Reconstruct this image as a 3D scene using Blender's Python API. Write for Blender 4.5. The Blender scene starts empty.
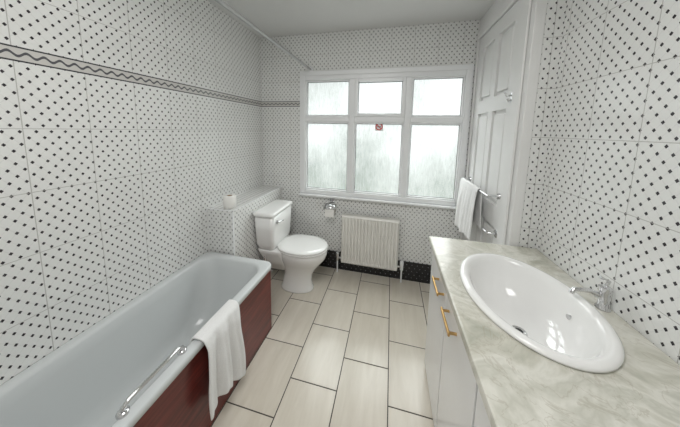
import bpy, bmesh, math, random
from mathutils import Vector, Matrix
random.seed(3)
D = bpy.data
scene = bpy.context.scene
COL = scene.collection
try:
    scene.view_settings.view_transform = 'Standard'
except Exception:
    pass

# ------------------------------------------------------------------ helpers
def link(o, parent=None):
    COL.objects.link(o)
    if parent: o.parent = parent
    return o

def empty(name):
    e = D.objects.new(name, None); e.empty_display_size = .1
    return link(e)

def mesh(name, verts, faces, mat=None, parent=None, smooth=False, mats=None, fmi=None):
    m = D.meshes.new(name)
    m.from_pydata([tuple(v) for v in verts], [], faces)
    bm = bmesh.new(); bm.from_mesh(m)
    bmesh.ops.recalc_face_normals(bm, faces=bm.faces)
    bm.to_mesh(m); bm.free()
    if mats:
        for x in mats: m.materials.append(x)
        if fmi:
            for p, i in zip(m.polygons, fmi): p.material_index = i
    elif mat: m.materials.append(mat)
    if smooth:
        for p in m.polygons: p.use_smooth = True
    o = D.objects.new(name, m)
    return link(o, parent)

def bevel(o, w, seg=3):
    b = o.modifiers.new('bevel', 'BEVEL'); b.width = w; b.segments = seg
    b.limit_method = 'ANGLE'; b.angle_limit = math.radians(40)
    for p in o.data.polygons: p.use_smooth = True
    wn = o.modifiers.new('wn', 'WEIGHTED_NORMAL'); wn.keep_sharp = True
    return o

BF = [(0,1,3,2),(4,6,7,5),(0,4,5,1),(2,3,7,6),(0,2,6,4),(1,5,7,3)]
def boxes(name, lst, mat, parent=None, bev=0, seg=2):
    V=[];F=[]
    for (x0,x1,y0,y1,z0,z1) in lst:
        b=len(V)
        for x in (x0,x1):
            for y in (y0,y1):
                for z in (z0,z1): V.append((x,y,z))
        F += [tuple(b+i for i in f) for f in BF]
    o = mesh(name,V,F,mat,parent)
    if bev: bevel(o,bev,seg)
    return o
def box(name,x0,x1,y0,y1,z0,z1,mat,parent=None,bev=0,seg=2):
    return boxes(name,[(x0,x1,y0,y1,z0,z1)],mat,parent,bev,seg)

def loft(name, loops, mat, parent=None, cap0=True, cap1=True, smooth=True):
    n=len(loops[0]); V=[];F=[]
    for L in loops: V+=list(L)
    for k in range(len(loops)-1):
        for i in range(n):
            j=(i+1)%n
            F.append((k*n+i,k*n+j,(k+1)*n+j,(k+1)*n+i))
    if cap0: F.append(tuple(range(n))[::-1])
    if cap1: F.append(tuple(range((len(loops)-1)*n,len(loops)*n)))
    return mesh(name,V,F,mat,parent,smooth)

def rrect(cx,cy,hx,hy,r,z,n=8):
    r=min(r,hx-1e-4,hy-1e-4); P=[]
    for (sx,sy,a0) in ((1,1,0),(-1,1,90),(-1,-1,180),(1,-1,270)):
        for i in range(n+1):
            a=math.radians(a0+90*i/n)
            P.append((cx+sx*(hx-r)+r*math.cos(a), cy+sy*(hy-r)+r*math.sin(a), z))
    return P

def ell(cx,cy,a,b,z,n=64):
    return [(cx+a*math.cos(2*math.pi*i/n),cy+b*math.sin(2*math.pi*i/n),z) for i in range(n)]

def tube(name, pts, r, mat, parent=None, res=8, bez=False):
    c=D.curves.new(name,'CURVE'); c.dimensions='3D'; c.bevel_depth=r; c.bevel_resolution=res; c.use_fill_caps=True
    s=c.splines.new('POLY'); s.points.add(len(pts)-1)
    for p,q in zip(s.points,pts): p.co=(*q,1)
    c.materials.append(mat)
    o=D.objects.new(name,c); link(o)
    dg=bpy.context.evaluated_depsgraph_get()
    m=D.meshes.new_from_object(o.evaluated_get(dg))
    D.objects.remove(o); D.curves.remove(c)
    for p in m.polygons: p.use_smooth=True
    if not m.materials: m.materials.append(mat)
    return link(D.objects.new(name,m),parent)

def lathe(name, c, prof, mat, parent=None, axis='Z', n=32):
    loops=[]
    for (r,h) in prof:
        L=[]
        for i in range(n):
            a=2*math.pi*i/n; u=r*math.cos(a); v=r*math.sin(a)
            if axis=='Z': L.append((c[0]+u,c[1]+v,c[2]+h))
            elif axis=='X': L.append((c[0]+h,c[1]+u,c[2]+v))
            else: L.append((c[0]+u,c[1]+h,c[2]+v))
        loops.append(L)
    o=loft(name,loops,mat,parent)
    e=o.modifiers.new('es','EDGE_SPLIT'); e.split_angle=math.radians(50)
    return o

# ------------------------------------------------------------------ materials
class NT:
    def __init__(s,name):
        s.m=D.materials.new(name); s.m.use_nodes=True; s.t=s.m.node_tree
        s.b=s.t.nodes['Principled BSDF']; s.out=s.t.nodes['Material Output']
    def n(s,t,**k):
        x=s.t.nodes.new(t)
        for a,v in k.items(): setattr(x,a,v)
        return x
    def l(s,a,b): s.t.links.new(a,b)
    def math(s,op,a,b=None,c=None):
        x=s.n('ShaderNodeMath',operation=op)
        for i,v in enumerate((a,b,c)):
            if v is None: continue
            if isinstance(v,(int,float)): x.inputs[i].default_value=v
            else: s.l(v,x.inputs[i])
        return x.outputs[0]
    def mix(s,f,a,b):
        x=s.n('ShaderNodeMix',data_type='RGBA')
        for i,v in ((0,f),(6,a),(7,b)):
            if isinstance(v,(int,float)): x.inputs[i].default_value=v
            elif isinstance(v,tuple): x.inputs[i].default_value=(*v[:3],1)
            else: s.l(v,x.inputs[i])
        return x.outputs[2]
    def xyz(s):
        tc=s.n('ShaderNodeTexCoord'); sp=s.n('ShaderNodeSeparateXYZ'); s.l(tc.outputs['Object'],sp.inputs[0])
        return tc.outputs['Object'],sp.outputs[0],sp.outputs[1],sp.outputs[2]
    def noise(s,vec,scale,detail=3,rough=.5,stretch=None,dist=0):
        if stretch:
            mp=s.n('ShaderNodeMapping'); mp.inputs['Scale'].default_value=stretch; s.l(vec,mp.inputs[0]); vec=mp.outputs[0]
        x=s.n('ShaderNodeTexNoise'); x.inputs['Scale'].default_value=scale; x.inputs['Detail'].default_value=detail
        x.inputs['Roughness'].default_value=rough; x.inputs['Distortion'].default_value=dist
        s.l(vec,x.inputs['Vector']); return x.outputs['Fac']
    def ramp(s,f,stops):
        x=s.n('ShaderNodeValToRGB'); e=x.color_ramp.elements
        while len(e)<len(stops): e.new(.5)
        for q,(p,c) in zip(e,stops): q.position=p; q.color=(*c,1)
        s.l(f,x.inputs[0]); return x.outputs[0]
    def bump(s,h,st=.3,d=.002):
        x=s.n('ShaderNodeBump'); x.inputs['Strength'].default_value=st; x.inputs['Distance'].default_value=d
        s.l(h,x.inputs['Height']); s.l(x.outputs[0],s.b.inputs['Normal'])

def simple(name,col,rough=.4,metal=0,var=.03,nscale=6,coat=0):
    t=NT(name); v,_,_,_=t.xyz()
    f=t.noise(v,nscale)
    c=t.mix(f,tuple(max(0,x*(1-var)) for x in col),tuple(min(1,x*(1+var)) for x in col))
    t.l(c,t.b.inputs['Base Color']); t.b.inputs['Roughness'].default_value=rough
    t.b.inputs['Metallic'].default_value=metal
    if coat: t.b.inputs['Coat Weight'].default_value=coat
    return t.m

def tile_mat(name, axis, border=True):
    t=NT(name); v,x,y,z=t.xyz(); h=x if axis=='x' else y
    sx,sz=.041,.048
    a=t.math('DIVIDE',h,sx); b=t.math('DIVIDE',z,sz)
    p=t.math('ABSOLUTE',t.math('SUBTRACT',t.math('FRACT',t.math('ADD',t.math('ADD',a,b),50)),.5))
    q=t.math('ABSOLUTE',t.math('SUBTRACT',t.math('FRACT',t.math('ADD',t.math('SUBTRACT',a,b),50)),.5))
    d1=t.math('LESS_THAN',t.math('MAXIMUM',p,q),.145)
    n=t.noise(v,5)
    base=t.mix(n,(.76,.765,.75),(.81,.815,.80))
    lines=t.math('LESS_THAN',t.math('MINIMUM',p,q),.045)
    base=t.mix(t.math('MULTIPLY',lines,.12),base,(.38,.37,.36))
    base=t.mix(d1,base,(.035,.03,.035))
    gw=.2;gh=.25
    g1=t.math('LESS_THAN',t.math('FRACT',t.math('ADD',t.math('DIVIDE',h,gw),50.2)),.014)
    g2=t.math('LESS_THAN',t.math('FRACT',t.math('ADD',t.math('DIVIDE',z,gh),50.2)),.011)
    g=t.math('MAXIMUM',g1,g2)
    base=t.mix(t.math('MULTIPLY',g,.8),base,(.42,.41,.39))
    if border:
        inb=t.math('LESS_THAN',t.math('ABSOLUTE',t.math('SUBTRACT',z,1.728)),.028)
        w=t.math('SINE',t.math('MULTIPLY',h,2*math.pi/.045))
        w=t.math('ADD',t.math('MULTIPLY',w,.007),1.728)
        rope=t.math('LESS_THAN',t.math('ABSOLUTE',t.math('SUBTRACT',z,w)),.005)
        edge=t.math('GREATER_THAN',t.math('ABSOLUTE',t.math('SUBTRACT',z,1.728)),.022)
        bc=t.mix(rope,(.60,.585,.56),(.10,.10,.11)); bc=t.mix(edge,bc,(.05,.05,.055))
        base=t.mix(inb,base,bc)
    t.l(base,t.b.inputs['Base Color']); t.b.inputs['Roughness'].default_value=.14
    t.b.inputs['Specular IOR Level'].default_value=.5
    t.bump(t.math('SUBTRACT',t.math('MULTIPLY',n,.25),g),.25,.001)
    return t.m

def skirting_mat(axis):
    t=NT('black_skirting_tile_'+axis); v,x,y,z=t.xyz(); h=x if axis=='x' else y
    a=t.math('DIVIDE',h,.05); b=t.math('DIVIDE',z,.066)
    p=t.math('ABSOLUTE',t.math('SUBTRACT',t.math('FRACT',t.math('ADD',t.math('ADD',a,b),50)),.5))
    q=t.math('ABSOLUTE',t.math('SUBTRACT',t.math('FRACT',t.math('ADD',t.math('SUBTRACT',a,b),50)),.5))
    d=t.math('LESS_THAN',t.math('MAXIMUM',p,q),.08)
    c=t.mix(d,(.012,.012,.014),(.35,.35,.35))
    t.l(c,t.b.inputs['Base Color']); t.b.inputs['Roughness'].default_value=.15
    return t.m

def floor_mat():
    t=NT('floor_tile'); v,x,y,z=t.xyz()
    W,L,off=.283,.39,.045
    cx=t.math('ADD',t.math('DIVIDE',t.math('SUBTRACT',x,off),W),20)
    col=t.math('FLOOR',cx)
    sh=t.math('MULTIPLY',t.math('MODULO',col,2),.5)
    cy=t.math('ADD',t.math('ADD',t.math('DIVIDE',t.math('SUBTRACT',y,1.088),L),20),sh)
    fx=t.math('FRACT',cx); fy=t.math('FRACT',cy)
    ex=t.math('MULTIPLY',t.math('MINIMUM',fx,t.math('SUBTRACT',1,fx)),W)
    ey=t.math('MULTIPLY',t.math('MINIMUM',fy,t.math('SUBTRACT',1,fy)),L)
    e=t.math('MINIMUM',ex,ey)
    g=t.math('LESS_THAN',e,.0029)
    n=t.noise(v,3,5,.6,(6,1,1),.6)
    wn=t.n('ShaderNodeTexWhiteNoise'); wn.noise_dimensions='2D'
    cb=t.n('ShaderNodeCombineXYZ'); t.l(col,cb.inputs[0]); t.l(t.math('FLOOR',cy),cb.inputs[1]); t.l(cb.outputs[0],wn.inputs['Vector'])
    f=t.math('ADD',t.math('MULTIPLY',n,.8),t.math('MULTIPLY',wn.outputs[0],.2))
    c=t.ramp(f,[(.25,(.57,.52,.44)),(.75,(.70,.655,.575))])
    c=t.mix(g,c,(.06,.05,.042))
    t.l(c,t.b.inputs['Base Color'])
    t.l(t.math('ADD',t.math('MULTIPLY',g,.5),.20),t.b.inputs['Roughness'])
    t.bump(t.math('MINIMUM',e,.005),.5,.3)
    return t.m

def marble_mat():
    t=NT('marble_worktop'); v,x,y,z=t.xyz()
    n=t.noise(v,3.4,5,.58,(1,1.3,1),1.2)
    n2=t.noise(v,7,4,.55,None,1.8)
    c=t.ramp(n,[(.30,(.40,.40,.335)),(.42,(.56,.55,.48)),(.5,(.68,.67,.61)),(.58,(.53,.525,.46)),(.68,(.69,.68,.62))])
    vein=t.math('LESS_THAN',t.math('ABSOLUTE',t.math('SUBTRACT',n2,.5)),.010)
    c=t.mix(t.math('MULTIPLY',vein,.3),c,(.36,.32,.25))
    t.l(c,t.b.inputs['Base Color']); t.b.inputs['Roughness'].default_value=.2
    return t.m

def wood_mat():
    t=NT('mahogany_panel'); v,x,y,z=t.xyz()
    n=t.noise(v,5,6,.6,(3,.6,9),1.2)
    c=t.ramp(n,[(.3,(.065,.010,.008)),(.5,(.13,.020,.015)),(.72,(.20,.036,.026))])
    t.l(c,t.b.inputs['Base Color']); t.b.inputs['Roughness'].default_value=.3
    return t.m

def towel_mat():
    t=NT('terry_cloth'); v,x,y,z=t.xyz()
    n=t.noise(v,260,2); 
    c=t.mix(n,(.72,.72,.72),(.88,.88,.87))
    t.l(c,t.b.inputs['Base Color']); t.b.inputs['Roughness'].default_value=.95
    t.bump(n,.7,.004); return t.m

def glass_mat():
    t=NT('frosted_glass'); v,x,y,z=t.xyz()
    big=t.noise(v,1.9,2,.5,(1.3,1,.9),.2)
    rip=t.noise(v,48,3,.6,(1.5,1,.30),.5)
    fine=t.noise(v,170,2)
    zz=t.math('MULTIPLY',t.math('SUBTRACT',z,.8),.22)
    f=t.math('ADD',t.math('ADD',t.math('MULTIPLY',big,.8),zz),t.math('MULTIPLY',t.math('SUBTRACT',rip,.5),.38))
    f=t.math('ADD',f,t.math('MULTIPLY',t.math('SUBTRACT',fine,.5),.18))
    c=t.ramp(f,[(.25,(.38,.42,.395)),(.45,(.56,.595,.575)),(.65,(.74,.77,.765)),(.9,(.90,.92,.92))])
    tr=t.n('ShaderNodeBsdfTransparent'); t.l(c,tr.inputs[0])
    tl=t.n('ShaderNodeBsdfTranslucent'); t.l(c,tl.inputs[0])
    m=t.n('ShaderNodeMixShader'); m.inputs[0].default_value=.15; t.l(tr.outputs[0],m.inputs[1]); t.l(tl.outputs[0],m.inputs[2])
    gl=t.n('ShaderNodeBsdfGlossy'); gl.inputs['Roughness'].default_value=.25; gl.inputs[0].default_value=(.8,.8,.8,1)
    m2=t.n('ShaderNodeMixShader'); m2.inputs[0].default_value=.04; t.l(m.outputs[0],m2.inputs[1]); t.l(gl.outputs[0],m2.inputs[2])
    t.l(m2.outputs[0],t.out.inputs[0]); return t.m

M_tx=tile_mat('patterned_wall_tile_x','x'); M_ty=tile_mat('patterned_wall_tile_y','y')
M_txn=tile_mat('patterned_tile_plain_x','x',False); M_tyn=tile_mat('patterned_tile_plain_y','y',False)
M_floor=floor_mat(); M_marble=marble_mat(); M_wood=wood_mat(); M_towel=towel_mat(); M_glass=glass_mat()
M_ceil=simple('ceiling_paint',(.70,.70,.69),.9)
M_paint=simple('white_gloss_paint',(.78,.78,.77),.4)
M_upvc=simple('white_upvc',(.84,.85,.86),.3)
M_cer=simple('white_ceramic',(.85,.85,.84),.08,coat=.5,var=.01)
M_acr=simple('bath_acrylic',(.60,.625,.63),.16,var=.01)
M_rad=simple('radiator_enamel',(.80,.79,.75),.35)
M_cab=simple('white_cabinet',(.78,.78,.78),.2)
M_chr=simple('chrome',(.70,.70,.71),.12,1)
M_rail=simple('rail_white_metal',(.42,.42,.42),.3,.6)
M_gold=simple('brass_handle',(.62,.40,.17),.3,1)
M_dark=simple('dark_recess',(.03,.03,.03),.6)
M_pipe=simple('grey_plastic',(.22,.22,.21),.5)
M_paper=simple('toilet_paper',(.84,.83,.80),.95)
M_card=simple('cardboard',(.35,.24,.14),.9)
M_red=simple('sign_red',(.65,.03,.03),.5); M_white=simple('sign_white',(.85,.85,.85),.5); M_black=simple('sign_black',(.02,.02,.02),.5)
M_rubber=simple('gasket_grey',(.06,.06,.06),.6)

# ------------------------------------------------------------------ room shell
XL,XR,YB,YF,H=-1.37,.80,2.20,-.50,2.40
box('floor',XL-.2,XR+.2,YF-.2,YB+.2,-.12,0,M_floor)
box('ceiling',XL-.2,XR+.2,YF-.2,YB+.2,H,H+.12,M_ceil)
box('wall_left',XL-.15,XL,YF-.15,YB+.15,0,H,M_ty)
box('wall_right',XR,XR+.15,YF-.15,YB+.15,0,H,M_tyn)
box('wall_front',XL,XR,YF-.15,YF,0,H,M_tx)
WX0,WX1,WZ0,WZ1=-.91,.64,.80,2.00
boxes('wall_back',[(XL,WX0,YB,YB+.15,0,H),(WX1,XR,YB,YB+.15,0,H),(WX0,WX1,YB,YB+.15,0,WZ0),(WX0,WX1,YB,YB+.15,WZ1,H)],M_tx)
CX=.67; CY=1.40
cp=empty('wall_cupboard')
box('partition_return',CX+.012,XR,CY,CY+.05,0,H,M_txn,cp)
boxes('door_surround',[(CX,CX+.05,CY-.004,1.515,0,H),(CX,CX+.05,2.155,YB,0,H),(CX,CX+.05,1.515,2.155,2.24,H)],M_paint,cp,.004)
boxes('architrave',[(CX-.014,CX,1.43,1.512,0,2.30),(CX-.014,CX,1.512,2.158,2.235,2.30),(CX-.014,CX,2.158,2.198,0,2.30)],M_paint,cp,.006)
box('baseboard_back',-1.13,CX-.016,YB-.012,YB,0,.19,skirting_mat('x'))

# door_1 six panel
d=empty('door_1')
DY0,DY1=1.518,2.152; DX=CX+.004
box('slab',DX+.020,DX+.040,DY0,DY1,.006,2.232,M_paint,d)
st=.085; mid=(DY0+DY1)/2
rails=[(.006,.20),(.86,1.0),(1.62,1.72),(2.13,2.232)]
L=[(DX,DX+.022,DY0,DY0+st,.006,2.232),(DX,DX+.022,DY1-st,DY1,.006,2.232)]
for a,b in rails: L.append((DX,DX+.022,DY0+st,DY1-st,a,b))
for (a,b),(c,e) in zip(rails[:-1],rails[1:]): L.append((DX,DX+.022,mid-.035,mid+.035,b,c))
boxes('stiles_and_rails',L,M_paint,d)
L=[]
for (a,b),(c,e) in zip(rails[:-1],rails[1:]):
    for (y0,y1) in ((DY0+st,mid-.035),(mid+.035,DY1-st)):
        L.append((DX+.004,DX+.021,y0+.022,y1-.022,b+.024,c-.024))
boxes('raised_panels',L,M_paint,d,.012)
lathe('lever_rose',(DX,DY0+.055,.83),[(.0,-.002),(.024,-.002),(.026,-.0),(.026,.001)],M_chr,d,'X')
tube('lever',[(DX,DY0+.055,.83),(DX-.045,DY0+.055,.83),(DX-.05,DY0+.075,.83),(DX-.05,DY0+.12,.832)],.009,M_chr,d)

h=empty('robe_hook')
box('plate',DX-.006,DX+.0,DY0+.01,DY0+.035,1.65,1.71,M_chr,h,.003)
tube('hook_upper',[(DX-.004,DY0+.022,1.69),(DX-.03,DY0+.022,1.685),(DX-.042,DY0+.022,1.705)],.005,M_chr,h)
tube('hook_lower',[(DX-.004,DY0+.022,1.665),(DX-.02,DY0+.022,1.655),(DX-.027,DY0+.022,1.67)],.005,M_chr,h)

# ------------------------------------------------------------------ window
w=empty('window_1')
FY0,FY1=2.178,2.245
M1,M2,TZ=-.386,.131,1.575
fw=.045
cols=[(WX0,M1),(M1,M2),(M2,WX1)]
boxes('outer_frame',[(WX0,WX0+fw,FY0,FY1,WZ0,WZ1),(WX1-fw,WX1,FY0,FY1,WZ0,WZ1),(WX0+fw,WX1-fw,FY0,FY1,WZ1-fw,WZ1),(WX0+fw,WX1-fw,FY0,FY1,WZ0,WZ0+fw)],M_upvc,w,.006)
boxes('mullions',[(M1-.026,M1+.026,FY0+.001,FY1,WZ0+fw,WZ1-fw),(M2-.026,M2+.026,FY0+.001,FY1,WZ0+fw,WZ1-fw)],M_upvc,w,.006)
tr=[]; beads=[]; gl=[]; gk=[]
for i,(a,b) in enumerate(cols):
    a+= fw if i==0 else .026; b-= fw if i==2 else .026
    tr.append((a,b,FY0+.001,FY1,TZ-.026,TZ+.026))
    for (z0,z1,k) in ((WZ0+fw,TZ-.026,0),(TZ+.026,WZ1-fw,1)):
        s=.030 if (i==1 and k==1) else .014
        y0=FY0-.008 if (i==1 and k==1) else FY0+.014
        beads+=[(a,a+s,y0,FY1-.01,z0,z1),(b-s,b,y0,FY1-.01,z0,z1),(a+s,b-s,y0,FY1-.01,z0,z0+s),(a+s,b-s,y0,FY1-.01,z1-s,z1)]
        gl.append((a+s,b-s,z0+s,z1-s))
        g=.0045; y0=FY0+.03
        gk+=[(a+s,a+s+g,y0,y0+.004,z0+s,z1-s),(b-s-g,b-s,y0,y0+.004,z0+s,z1-s),(a+s,b-s,y0,y0+.004,z0+s,z0+s+g),(a+s,b-s,y0,y0+.004,z1-s-g,z1-s)]
boxes('transoms',tr,M_upvc,w,.006); boxes('sashes',beads,M_upvc,w,.004); boxes('gaskets',gk,M_rubber,w)
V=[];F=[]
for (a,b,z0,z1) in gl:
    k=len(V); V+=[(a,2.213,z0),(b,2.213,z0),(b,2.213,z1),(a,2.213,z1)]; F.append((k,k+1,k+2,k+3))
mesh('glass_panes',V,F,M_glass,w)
box('sill',WX0-.02,WX1+.02,2.150,2.20,WZ0-.022,WZ0,M_upvc,w,.006)
box('head_trim',WX0-.01,WX1+.01,2.182,2.20,WZ1,WZ1+.045,M_upvc,w,.004)
boxes('side_trims',[(WX0-.018,WX0,2.186,2.20,WZ0,WZ1+.045),(WX1,WX1+.012,2.186,2.20,WZ0,WZ1+.045)],M_upvc,w,.003)
box('latch_base',-.155,-.10,FY0-.018,FY0-.008,TZ+.036,TZ+.05,M_upvc,w,.003)
tube('latch_arm',[(-.13,FY0-.018,TZ+.044),(-.13,FY0-.03,TZ+.044),(-.07,FY0-.03,TZ+.044)],.005,M_upvc,w)

# no smoking sign
s=empty('no_smoking_sign')
sx,sy,sz=-.123,2.2105,1.508
box('backing',sx-.038,sx+.038,sy,sy+.0015,sz-.038,sz+.038,M_white,s)
V=[];F=[];n=40
for i in range(n):
    a=2*math.pi*i/n
    for r in (.024,.034): V.append((sx+r*math.cos(a),sy-.0008,sz+r*math.sin(a)))
for i in range(n): j=(i+1)%n; F.append((2*i,2*i+1,2*j+1,2*j))
mesh('ring',V,F,M_red,s)
c=.707*.027; e=.707*.0035
mesh('bar',[(sx-c-e,sy-.0012,sz+c-e),(sx-c+e,sy-.0012,sz+c+e),(sx+c+e,sy-.0012,sz-c+e),(sx+c-e,sy-.0012,sz-c-e)],[(0,1,2,3)],M_red,s)
mesh('cigarette',[(sx-.018,sy-.0006,sz-.004),(sx+.018,sy-.0006,sz-.004),(sx+.018,sy-.0006,sz+.003),(sx-.018,sy-.0006,sz+.003)],[(0,1,2,3)],M_black,s)

# ------------------------------------------------------------------ tiled ledge
def boxing():
    e=empty('tiled_ledge')
    x0,x1,y0,y1,z1=XL,-1.14,1.41,YB,.845
    mesh('front_and_top',[(x0,y0,0),(x1,y0,0),(x1,y0,z1),(x0,y0,z1),(x0,y1,z1),(x1,y1,z1)],[(0,1,2,3),(3,2,5,4)],M_txn,e)
    mesh('side_face',[(x1,y0,0),(x1,y1,0),(x1,y1,z1),(x1,y0,z1)],[(0,1,2,3)],M_ty,e)
    boxes('edge_trim',[(x1-.005,x1+.002,y0-.002,y1,z1-.004,z1+.003),(x0,x1+.002,y0-.002,y0+.005,z1-.004,z1+.003),(x1-.005,x1+.002,y0-.002,y0+.005,0,z1)],M_upvc,e)
boxing()

# ------------------------------------------------------------------ bathtub
bt=empty('bathtub')
bx0,bx1,by0,by1=XL+.002,-.79,-.33,1.39
cx,cy=(bx0+bx1)/2,(by0+by1)/2; hx,hy=(bx1-bx0)/2,(by1-by0)/2
RZ=.51
def bl(ix,iy,r,z,dy=0): return rrect(cx,cy+dy,hx-ix,hy-iy,r,z,10)
loops=[bl(.006,.006,.05,RZ-.035),bl(0,0,.055,RZ-.030),bl(0,0,.055,RZ-.008),bl(.003,.003,.053,RZ-.002),bl(.008,.008,.05,RZ),
 bl(.040,.045,.10,RZ),bl(.048,.053,.10,RZ-.004),bl(.054,.060,.10,RZ-.014),bl(.060,.075,.11,RZ-.07),bl(.075,.12,.12,RZ-.22),bl(.09,.17,.13,RZ-.33),
 bl(.105,.20,.13,RZ-.37),bl(.135,.24,.12,RZ-.395),bl(.18,.30,.09,RZ-.40)]
loft('tub_shell',loops,M_acr,bt,cap0=False)
boxes('side_panel',[(-.822,-.806,by0+.01,by1-.02,.0,RZ-.03)],M_wood,bt,.003)
boxes('end_panel',[(bx0+.24,-.823,by1-.036,by1-.02,.0,RZ-.03)],M_wood,bt,.003)
lathe('overflow',(cx,by0+.085,RZ-.13),[(.0,.0),(.03,.0),(.03,.008),(.0,.01)],M_chr,bt,'Y')
lathe('bath_plug_waste',(cx,by0+.45,RZ-.40),[(.035,.0),(.035,.003),(.0,.004)],M_chr,bt,'Z')
g=empty('bath_grab_handle')
gx=-.835
tube('grip_bar',[(gx,.47,RZ+.001),(gx,.47,RZ+.020),(gx,.49,RZ+.030),(gx,.67,RZ+.030),(gx,.69,RZ+.020),(gx,.69,RZ+.001)],.008,M_chr,g)
for i,y in enumerate((.47,.69)): lathe('grip_foot_%d'%(i+1),(gx,y,RZ+.0005),[(.018,0),(.018,.006),(.011,.012),(.0,.012)],M_chr,g)
tp=empty('bath_taps')
for i,x in enumerate((cx-.09,cx+.09)):
    lathe('tap_body_%d'%(i+1),(x,by0+.028,RZ+.0005),[(.021,0),(.021,.01),(.015,.02),(.015,.07),(.022,.08),(.024,.11),(.012,.118),(.0,.118)],M_chr,tp)
    tube('tap_spout_%d'%(i+1),[(x,by0+.03,RZ+.055),(x,by0+.09,RZ+.06),(x,by0+.12,RZ+.035)],.011,M_chr,tp)

def cloth(name,path,y0,y1,mat,amp=.010,freq=3,ny=40,ph=0,hem=None,thick=.007,skew=0):
    pts=[]; 
    for (a,b) in zip(path[:-1],path[1:]):
        m=max(2,int(math.hypot(a[0]-b[0],a[1]-b[1])/.012))
        for k in range(m):
            t=k/m; pts.append([a[i]*(1-t)+b[i]*t for i in range(3)])
    pts.append(list(path[-1]))
    V=[];F=[];n=len(pts)
    for j in range(ny+1):
        t=j/ny
        for i,(x,z,wt) in enumerate(pts):
            y=y0+(y1-y0)*t
            f=math.sin(t*freq*2*math.pi+ph+wt*.6)+.45*math.sin(t*freq*4.3*math.pi+1.3+ph)
            s_=i/(n-1)
            yy=y+skew*max(0,wt)+.006*math.sin(7*s_+3*t)+ (.5-t)*.03*abs(wt)*math.sin(s_*5)
            zz=z+(hem(t)*abs(wt) if hem else 0)
            V.append((x+amp*(f+1.45)*wt,yy,zz))
    for j in range(ny):
        for i in range(n-1):
            k=j*n+i; F.append((k,k+1,k+n+1,k+n))
    o=mesh(name,V,F,mat,None,True)
    sd=o.modifiers.new('thick','SOLIDIFY'); sd.thickness=thick; sd.offset=0
    ss=o.modifiers.new('sub','SUBSURF'); ss.levels=1; ss.render_levels=1
    return o
cloth('bath_towel',[(-.862,.455,-.1),(-.850,.492,0),(-.838,.520,0),(-.82,.522,0),(-.795,.522,0),(-.778,.512,.1),(-.772,.47,.4),(-.774,.34,.75),(-.779,.14,1.0)],.738,.99,M_towel,amp=.015,freq=2.6,hem=lambda t:-.035*t+.02*math.sin(5*t),skew=.0,thick=.008,ny=60)

# ------------------------------------------------------------------ toilet
t=empty('toilet')
TY=1.835
def egg(cx,a,b,z,n=48,back=1.0,dy=0):
    P=[]
    for i in range(n):
        an=2*math.pi*i/n; c=math.cos(an); s_=math.sin(an)
        if c>=0: x=cx+a*c
        else: x=cx-a*back*abs(c)**.75
        y=TY+b*(abs(s_)**.92)*(1 if s_>=0 else -1)
        P.append((x,y,z))
    return P
loft('pedestal_bowl',[egg(-.80,.155,.098,0),egg(-.80,.155,.10,.012),egg(-.80,.145,.088,.03),egg(-.80,.135,.082,.09),egg(-.79,.135,.084,.15),egg(-.775,.155,.10,.21),
  egg(-.76,.19,.13,.27),egg(-.745,.213,.157,.32),egg(-.74,.218,.170,.355),egg(-.74,.218,.174,.385),egg(-.74,.212,.168,.392)],M_cer,t)
loft('rear_shelf',[rrect(-.98,TY,.10,.09,.03,.20),rrect(-.985,TY,.12,.12,.04,.30),rrect(-1.0,TY,.125,.155,.05,.37),rrect(-1.0,TY,.125,.165,.05,.40),rrect(-1.0,TY,.12,.16,.05,.408)],M_cer,t)
loft('seat_ring',[egg(-.742,.222,.176,.394,back=1.02),egg(-.742,.227,.182,.398,back=1.02),egg(-.742,.227,.182,.408,back=1.02),egg(-.742,.222,.177,.412,back=1.02)],M_cer,t)
loft('seat_lid',[egg(-.744,.222,.178,.414,back=1.04),egg(-.744,.226,.183,.417,back=1.04),egg(-.744,.226,.183,.424,back=1.04),egg(-.744,.219,.176,.431,back=1.04),egg(-.744,.18,.14,.436,back=1.04),egg(-.744,.1,.08,.438,back=1.04)],M_cer,t)
for i,dy in enumerate((-.075,.075)):
    lathe('hinge_%d'%(i+1),(-.965,TY+dy-.018,.425),[(.0,0),(.012,0),(.012,.036),(.0,.036)],M_cer,t,'Y',16)
CXc=-1.035
loft('cistern',[rrect(CXc,TY,.070,.150,.035,.40),rrect(CXc,TY,.080,.168,.035,.43),rrect(CXc,TY,.088,.180,.035,.47),rrect(CXc,TY,.092,.188,.035,.60),rrect(CXc,TY,.095,.194,.035,.722)],M_cer,t)
loft('cistern_lid',[rrect(CXc,TY,.096,.198,.035,.722),rrect(CXc,TY,.102,.206,.038,.727),rrect(CXc,TY,.102,.206,.038,.745),rrect(CXc,TY,.097,.201,.035,.754),rrect(CXc,TY,.075,.175,.03,.757)],M_cer,t)
lathe('flush_boss',(CXc+.092,TY-.13,.665),[(.0,0),(.016,0),(.016,.012),(.0,.014)],M_chr,t,'X',20)
tube('flush_lever',[(CXc+.11,TY-.13,.665),(CXc+.118,TY-.10,.663),(CXc+.12,TY-.055,.655)],.006,M_chr,t)
tube('soil_pipe',[(-.93,TY,.19),(-1.02,TY,.185),(-1.137,TY,.18)],.052,M_pipe,t,12)
tube('water_pipe',[(-1.06,TY-.13,.42),(-1.06,TY-.13,.25),(-1.07,TY-.13,.15),(-1.137,TY-.13,.14)],.0085,M_chr,t)
lathe('isolator_valve',(-1.06,TY-.13,.27),[(.0,0),(.014,0),(.014,.05),(.0,.05)],M_chr,t,'Z',12)
for i,dy in enumerate((-.07,.07)):
    lathe('floor_bolt_%d'%(i+1),(-.86,TY+dy*1.15,.012),[(.012,0),(.012,.006),(.0,.010)],M_cer,t,'Z',12)

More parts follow.
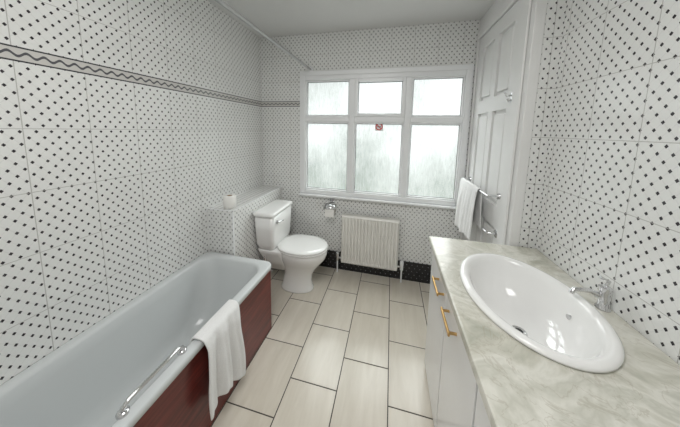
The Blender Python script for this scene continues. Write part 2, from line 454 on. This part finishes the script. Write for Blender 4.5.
# ------------------------------------------------------------------ radiator
r=empty('radiator')
RX0,RX1,RZ0,RZ1,RY=-.445,.105,.125,.630,2.105
nfl=17; V=[];F=[]
N=nfl*12
zs=[(RZ0,.010),(RZ0+.018,.0),(RZ0+.03,0),(RZ1-.03,0),(RZ1-.018,0),(RZ1,.010)]
for i in range(N+1):
    x=RX0+(RX1-RX0)*i/N
    ph=(i/12)%1
    gdep=.013 if (ph<.10 or ph>.90) else (.007 if (ph<.18 or ph>.82) else 0)
    for k,(z,dy) in enumerate(zs):
        gg=gdep if 1<k<4 else 0
        V.append((x,RY+dy+gg,z))
m_=len(zs)
for i in range(N):
    for k in range(m_-1):
        a=i*m_+k; F.append((a,a+m_,a+m_+1,a+1))
mesh('front_panel',V,F,M_rad,r,False)
boxes('back_panel',[(RX0+.005,RX1-.005,RY+.055,RY+.062,RZ0+.01,RZ1-.01)],M_rad,r)
boxes('side_covers',[(RX0-.004,RX0,RY+.006,RY+.064,RZ0+.02,RZ1+.002),(RX1,RX1+.004,RY+.006,RY+.064,RZ0+.02,RZ1+.002)],M_rad,r,.0015)
gr=[(RX0,RX1,RY+.006,RY+.014,RZ1,RZ1+.005),(RX0,RX1,RY+.056,RY+.064,RZ1,RZ1+.005)]
for i in range(37):
    x=RX0+.004+(RX1-RX0-.012)*i/36; gr.append((x,x+.006,RY+.014,RY+.056,RZ1+.001,RZ1+.004))
boxes('top_grille',gr,M_rad,r)
boxes('convector_fins',[(RX0+.01+i*.02,RX0+.012+i*.02,RY+.018,RY+.055,RZ0+.03,RZ1-.03) for i in range(26)],M_rad,r)
boxes('wall_brackets',[(RX0+.08,RX0+.11,RY+.06,YB,RZ0+.1,RZ1-.1),(RX1-.11,RX1-.08,RY+.06,YB,RZ0+.1,RZ1-.1)],M_rad,r)
for i,(x,sg) in enumerate(((RX0,-1),(RX1,1))):
    tube('valve_tail_%d'%(i+1),[(x,RY+.035,RZ0+.035),(x+sg*.045,RY+.035,RZ0+.035)],.010,M_chr,r)
    lathe('valve_body_%d'%(i+1),(x+sg*.045,RY+.035,RZ0+.005),[(.0,0),(.015,0),(.015,.045),(.018,.05),(.018,.085),(.012,.09),(.0,.09)],M_upvc if sg>0 else M_chr,r,'Z',20)
    tube('supply_pipe_%d'%(i+1),[(x+sg*.045,RY+.035,RZ0+.01),(x+sg*.045,RY+.035,0)],.0078,M_upvc,r)

# ------------------------------------------------------------------ toilet rolls
def roll(name,c,axis,R=.05,Lh=.1,ri=.02):
    e=empty(name)
    h0,h1=(0,Lh)
    lathe('paper',c,[(ri,h0),(R-.003,h0),(R,h0+.003),(R,h1-.003),(R-.003,h1),(ri,h1),(ri,h1-.004),(ri,h0+.002)],M_paper,e,axis,36)
    lathe('core',c,[(ri-.001,h0+.001),(ri,h1-.0005),(ri-.002,h1-.0005),(ri-.002,h0+.001)],M_card,e,axis,24)
    return e
roll('toilet_paper_roll',(-1.215,1.475,.849),'Z',.047,.095)
e=roll('toilet_paper_roll',(-.62,2.135,.655),'X',.042,.095)
mesh('hanging_sheet',[(-.619,2.092,.655),(-.526,2.092,.655),(-.526,2.0925,.60),(-.619,2.0925,.60)],[(0,1,2,3)],M_paper,e)
hh=empty('toilet_roll_holder')
box('wall_plate',-.60,-.545,2.188,2.20,.715,.765,M_chr,hh,.004)
tube('holder_arm',[(-.575,2.19,.74),(-.575,2.15,.74),(-.64,2.14,.735),(-.645,2.135,.70),(-.645,2.135,.662),(-.64,2.135,.656),(-.515,2.135,.656)],.005,M_chr,hh)
V=[];F=[]
for i in range(9):
    a=math.radians(20+i*14)
    for x in (-.625,-.52): V.append((x,2.14-.052*math.cos(a),.662+.062*math.sin(a)))
for i in range(8): F.append((2*i,2*i+1,2*i+3,2*i+2))
o=mesh('cover_flap',V,F,M_chr,hh,True); sd=o.modifiers.new('s','SOLIDIFY'); sd.thickness=.002

# ------------------------------------------------------------------ shower rail
sr=empty('shower_curtain_rail')
tube('rail_tube',[(-.815,YF,2.06),(-.815,YB,2.06)],.0115,M_rail,sr)
lathe('wall_flange',(-.815,YB-.02,2.06),[(.0,0),(.018,0),(.022,.006),(.030,.014),(.030,.02),(.0,.02)],M_upvc,sr,'Y')
lathe('near_flange',(-.815,YF,2.06),[(.0,0),(.03,0),(.03,.006),(.02,.014),(.0,.02)],M_upvc,sr,'Y')

# ------------------------------------------------------------------ vanity unit
v=empty('vanity_unit')
VY0,VY1=-.25,1.385; CZ=.85
sxc,syc,sa,sb=.520,.945,.210,.285
def worktop():
    x0,x1,y0,y1=.245,XR-.002,VY0,VY1
    angs=[2*math.pi*i/96 for i in range(96)]
    for X in (x0,x1):
        for Y in (y0,y1): angs.append(math.atan2(Y-syc,X-sxc)%(2*math.pi))
    angs=sorted(set(angs))
    def outer(a,ins):
        c,s_=math.cos(a),math.sin(a); ts=[]
        if c>1e-9: ts.append((x1-ins-sxc)/c)
        if c<-1e-9: ts.append((x0+ins-sxc)/c)
        if s_>1e-9: ts.append((y1-ins-syc)/s_)
        if s_<-1e-9: ts.append((y0+ins-syc)/s_)
        k=min(ts); return (sxc+k*c,syc+k*s_)
    def inner(a):
        k=1/math.sqrt((math.cos(a)/(sa-.015))**2+(math.sin(a)/(sb-.015))**2); return (sxc+k*math.cos(a),syc+k*math.sin(a))
    Ls=[[(*inner(a),CZ-.035) for a in angs],[(*inner(a),CZ) for a in angs],[(*outer(a,.006),CZ) for a in angs],[(*outer(a,.001),CZ-.003) for a in angs],[(*outer(a,0),CZ-.009) for a in angs],[(*outer(a,0),CZ-.030) for a in angs],[(*outer(a,.004),CZ-.036) for a in angs],[(*outer(a,.02),CZ-.036) for a in angs]]
    o=loft('worktop',Ls,M_marble,v,False,False,smooth=False)
worktop()
bxz=.815
boxes('carcass',[(.285,XR-.002,VY1-.03,VY1-.012,.0,bxz),(.285,XR-.002,VY0+.01,VY0+.028,0,bxz),(.285,.300,VY0+.01,VY1-.012,0,bxz),(.3,XR-.002,VY0+.02,VY1-.02,.09,.105)],M_cab,v)
ds=[]
edges=[(1.005,1.370),(.64,1.000),(.275,.635),(-.09,.270)]
for (a,b) in edges: ds.append((.266,.284,a+.002,b-.002,.03,.808))
boxes('cabinet_doors',ds,M_cab,v,.003)
for i,y in enumerate((1.10,.89,.375,.165)):
    tube('handle_%d'%(i+1),[(.268,y-.055,.728),(.240,y-.055,.728)],.0055,M_gold,v)
    tube('handle_post_%d'%(i+1),[(.268,y+.055,.728),(.240,y+.055,.728)],.0055,M_gold,v)
    box('handle_bar_%d'%(i+1),.233,.242,y-.066,y+.066,.720,.736,M_gold,v,.003)

wb=empty('washbasin')
def el(k,z,dx=0): return ell(sxc+dx,syc,sa-k,sb-k,z,72)
loft('bowl',[el(.006,CZ+.0005),el(.0,CZ+.004),el(.0,CZ+.010),el(.006,CZ+.016),el(.016,CZ+.018),el(.028,CZ+.016),el(.036,CZ+.008),el(.042,CZ-.006),
   el(.055,CZ-.05),el(.075,CZ-.095),el(.105,CZ-.128),el(.14,CZ-.145),el(.175,CZ-.152),ell(sxc,syc,.02,.02,CZ-.154,72)],M_cer,wb,cap0=False,cap1=False)
lathe('waste_ring',(sxc,syc,CZ-.1545),[(.0,.0),(.012,.0005),(.020,.003),(.026,.004),(.027,.0)],M_chr,wb)
lathe('waste_hole',(sxc,syc,CZ-.150),[(.014,.0),(.014,.001),(.0,.001)],M_dark,wb)
lathe('overflow_hole',(sxc+.148,syc,CZ-.055),[(.009,0),(.009,.008),(.0,.008)],M_chr,wb,'X')
tb=empty('basin_mixer_tap')
lathe('tap_body',(.765,syc,CZ+.0005),[(.020,0),(.020,.006),(.015,.012),(.014,.06),(.018,.066),(.018,.082),(.008,.088),(.0,.088)],M_chr,tb)
tube('tap_spout',[(.765,syc,CZ+.045),(.72,syc,CZ+.062),(.675,syc,CZ+.058),(.668,syc,CZ+.042)],.008,M_chr,tb)
tube('tap_lever',[(.765,syc,CZ+.085),(.772,syc,CZ+.105),(.745,syc,CZ+.118)],.005,M_chr,tb)

# ------------------------------------------------------------------ towel rail + towel
tr_=empty('towel_rail')
TX,TZr=.605,1.075
tube('rail_bar',[(TX,1.56,TZr),(TX,2.125,TZr)],.006,M_chr,tr_)
for i,y in enumerate((1.575,2.11)):
    tube('rail_post_%d'%(i+1),[(TX,y,TZr),(DX,y,TZr)],.008,M_chr,tr_)
    lathe('rail_rose_%d'%(i+1),(DX-.008,y,TZr),[(.0,0),(.017,0),(.02,.008)],M_chr,tr_,'X',20)
cloth('hand_towel',[(.628,.80,.25),(.624,.95,.15),(.619,1.06,.03),(.614,1.083,0),(.605,1.0885,0),(.596,1.083,0),(.590,1.06,-.1),(.584,.92,-.6),(.580,.71,-1.0)],1.70,2.075,M_towel,amp=.010,freq=3,hem=lambda t:-.03*t+.012*math.sin(9*t),thick=.007,ny=60)

# glowing dome fixture, added out of view to go with the fill light
cl=empty('added_fill_fixture')
M_fill=NT('opal_fill_glow'); M_fill.b.inputs['Base Color'].default_value=(.9,.9,.88,1); M_fill.b.inputs['Emission Color'].default_value=(1,.97,.92,1); M_fill.b.inputs['Emission Strength'].default_value=1.0
lathe('fill_base',(-.3,.35,H-.02),[(.0,0),(.15,0),(.15,.02),(.0,.02)],M_upvc,cl)
lathe('fill_dome',(-.3,.35,H-.02),[(.14,0),(.135,-.03),(.11,-.055),(.06,-.07),(.0,-.074)],M_fill.m,cl)

# ------------------------------------------------------------------ lights
def area(name,loc,rot,sx,sy,e,col=(1,1,1)):
    L=D.lights.new(name,'AREA'); L.shape='RECTANGLE'; L.size=sx; L.size_y=sy; L.energy=e; L.color=col
    o=D.objects.new(name,L); o.location=loc; o.rotation_euler=rot; link(o); return o
area('added_fill_light',(-.3,.25,2.29),(math.radians(8),0,0),.8,.8,17,(1,.99,.97))  # fill light added under the ceiling, out of view, to brighten the room
p=area('window_portal',(-.135,2.30,1.40),(math.radians(-90),0,0),1.5,1.15,1); 
p.data.cycles.is_portal=True
w_=D.worlds.new('overcast_sky'); scene.world=w_; w_.use_nodes=True
bg=w_.node_tree.nodes['Background']; 
tc=w_.node_tree.nodes.new('ShaderNodeTexCoord'); sp=w_.node_tree.nodes.new('ShaderNodeSeparateXYZ'); rp=w_.node_tree.nodes.new('ShaderNodeValToRGB')
w_.node_tree.links.new(tc.outputs['Generated'],sp.inputs[0])
mr=w_.node_tree.nodes.new('ShaderNodeMapRange'); mr.inputs[1].default_value=-.6; mr.inputs[2].default_value=.7
w_.node_tree.links.new(sp.outputs[2],mr.inputs[0]); w_.node_tree.links.new(mr.outputs[0],rp.inputs[0])
rp.color_ramp.elements[0].color=(.08,.085,.08,1); rp.color_ramp.elements[0].position=.25
rp.color_ramp.elements[1].color=(1,1,1,1); rp.color_ramp.elements[1].position=.83
e2=rp.color_ramp.elements.new(.46); e2.color=(.110,.114,.113,1)
e3=rp.color_ramp.elements.new(.66); e3.color=(.135,.138,.138,1)
w_.node_tree.links.new(rp.outputs[0],bg.inputs[0]); bg.inputs[1].default_value=10.5

# ------------------------------------------------------------------ camera
cam=D.cameras.new('camera'); co=D.objects.new('camera',cam); link(co)
fwd=Vector((-.2286,.9672,-.115)).normalized()
right=Vector((.9725,.2322,.0194)); right=(right-fwd*right.dot(fwd)).normalized()
up=right.cross(fwd)
Mx=Matrix((right,up,-fwd)).transposed().to_4x4(); Mx.translation=(0,0,1.47)
co.matrix_world=Mx
cam.sensor_width=36; cam.sensor_fit='HORIZONTAL'; cam.lens=225/680*36
cam.shift_x=2/680; cam.shift_y=-(213.5-156)/680
cam.clip_start=.02
scene.camera=co
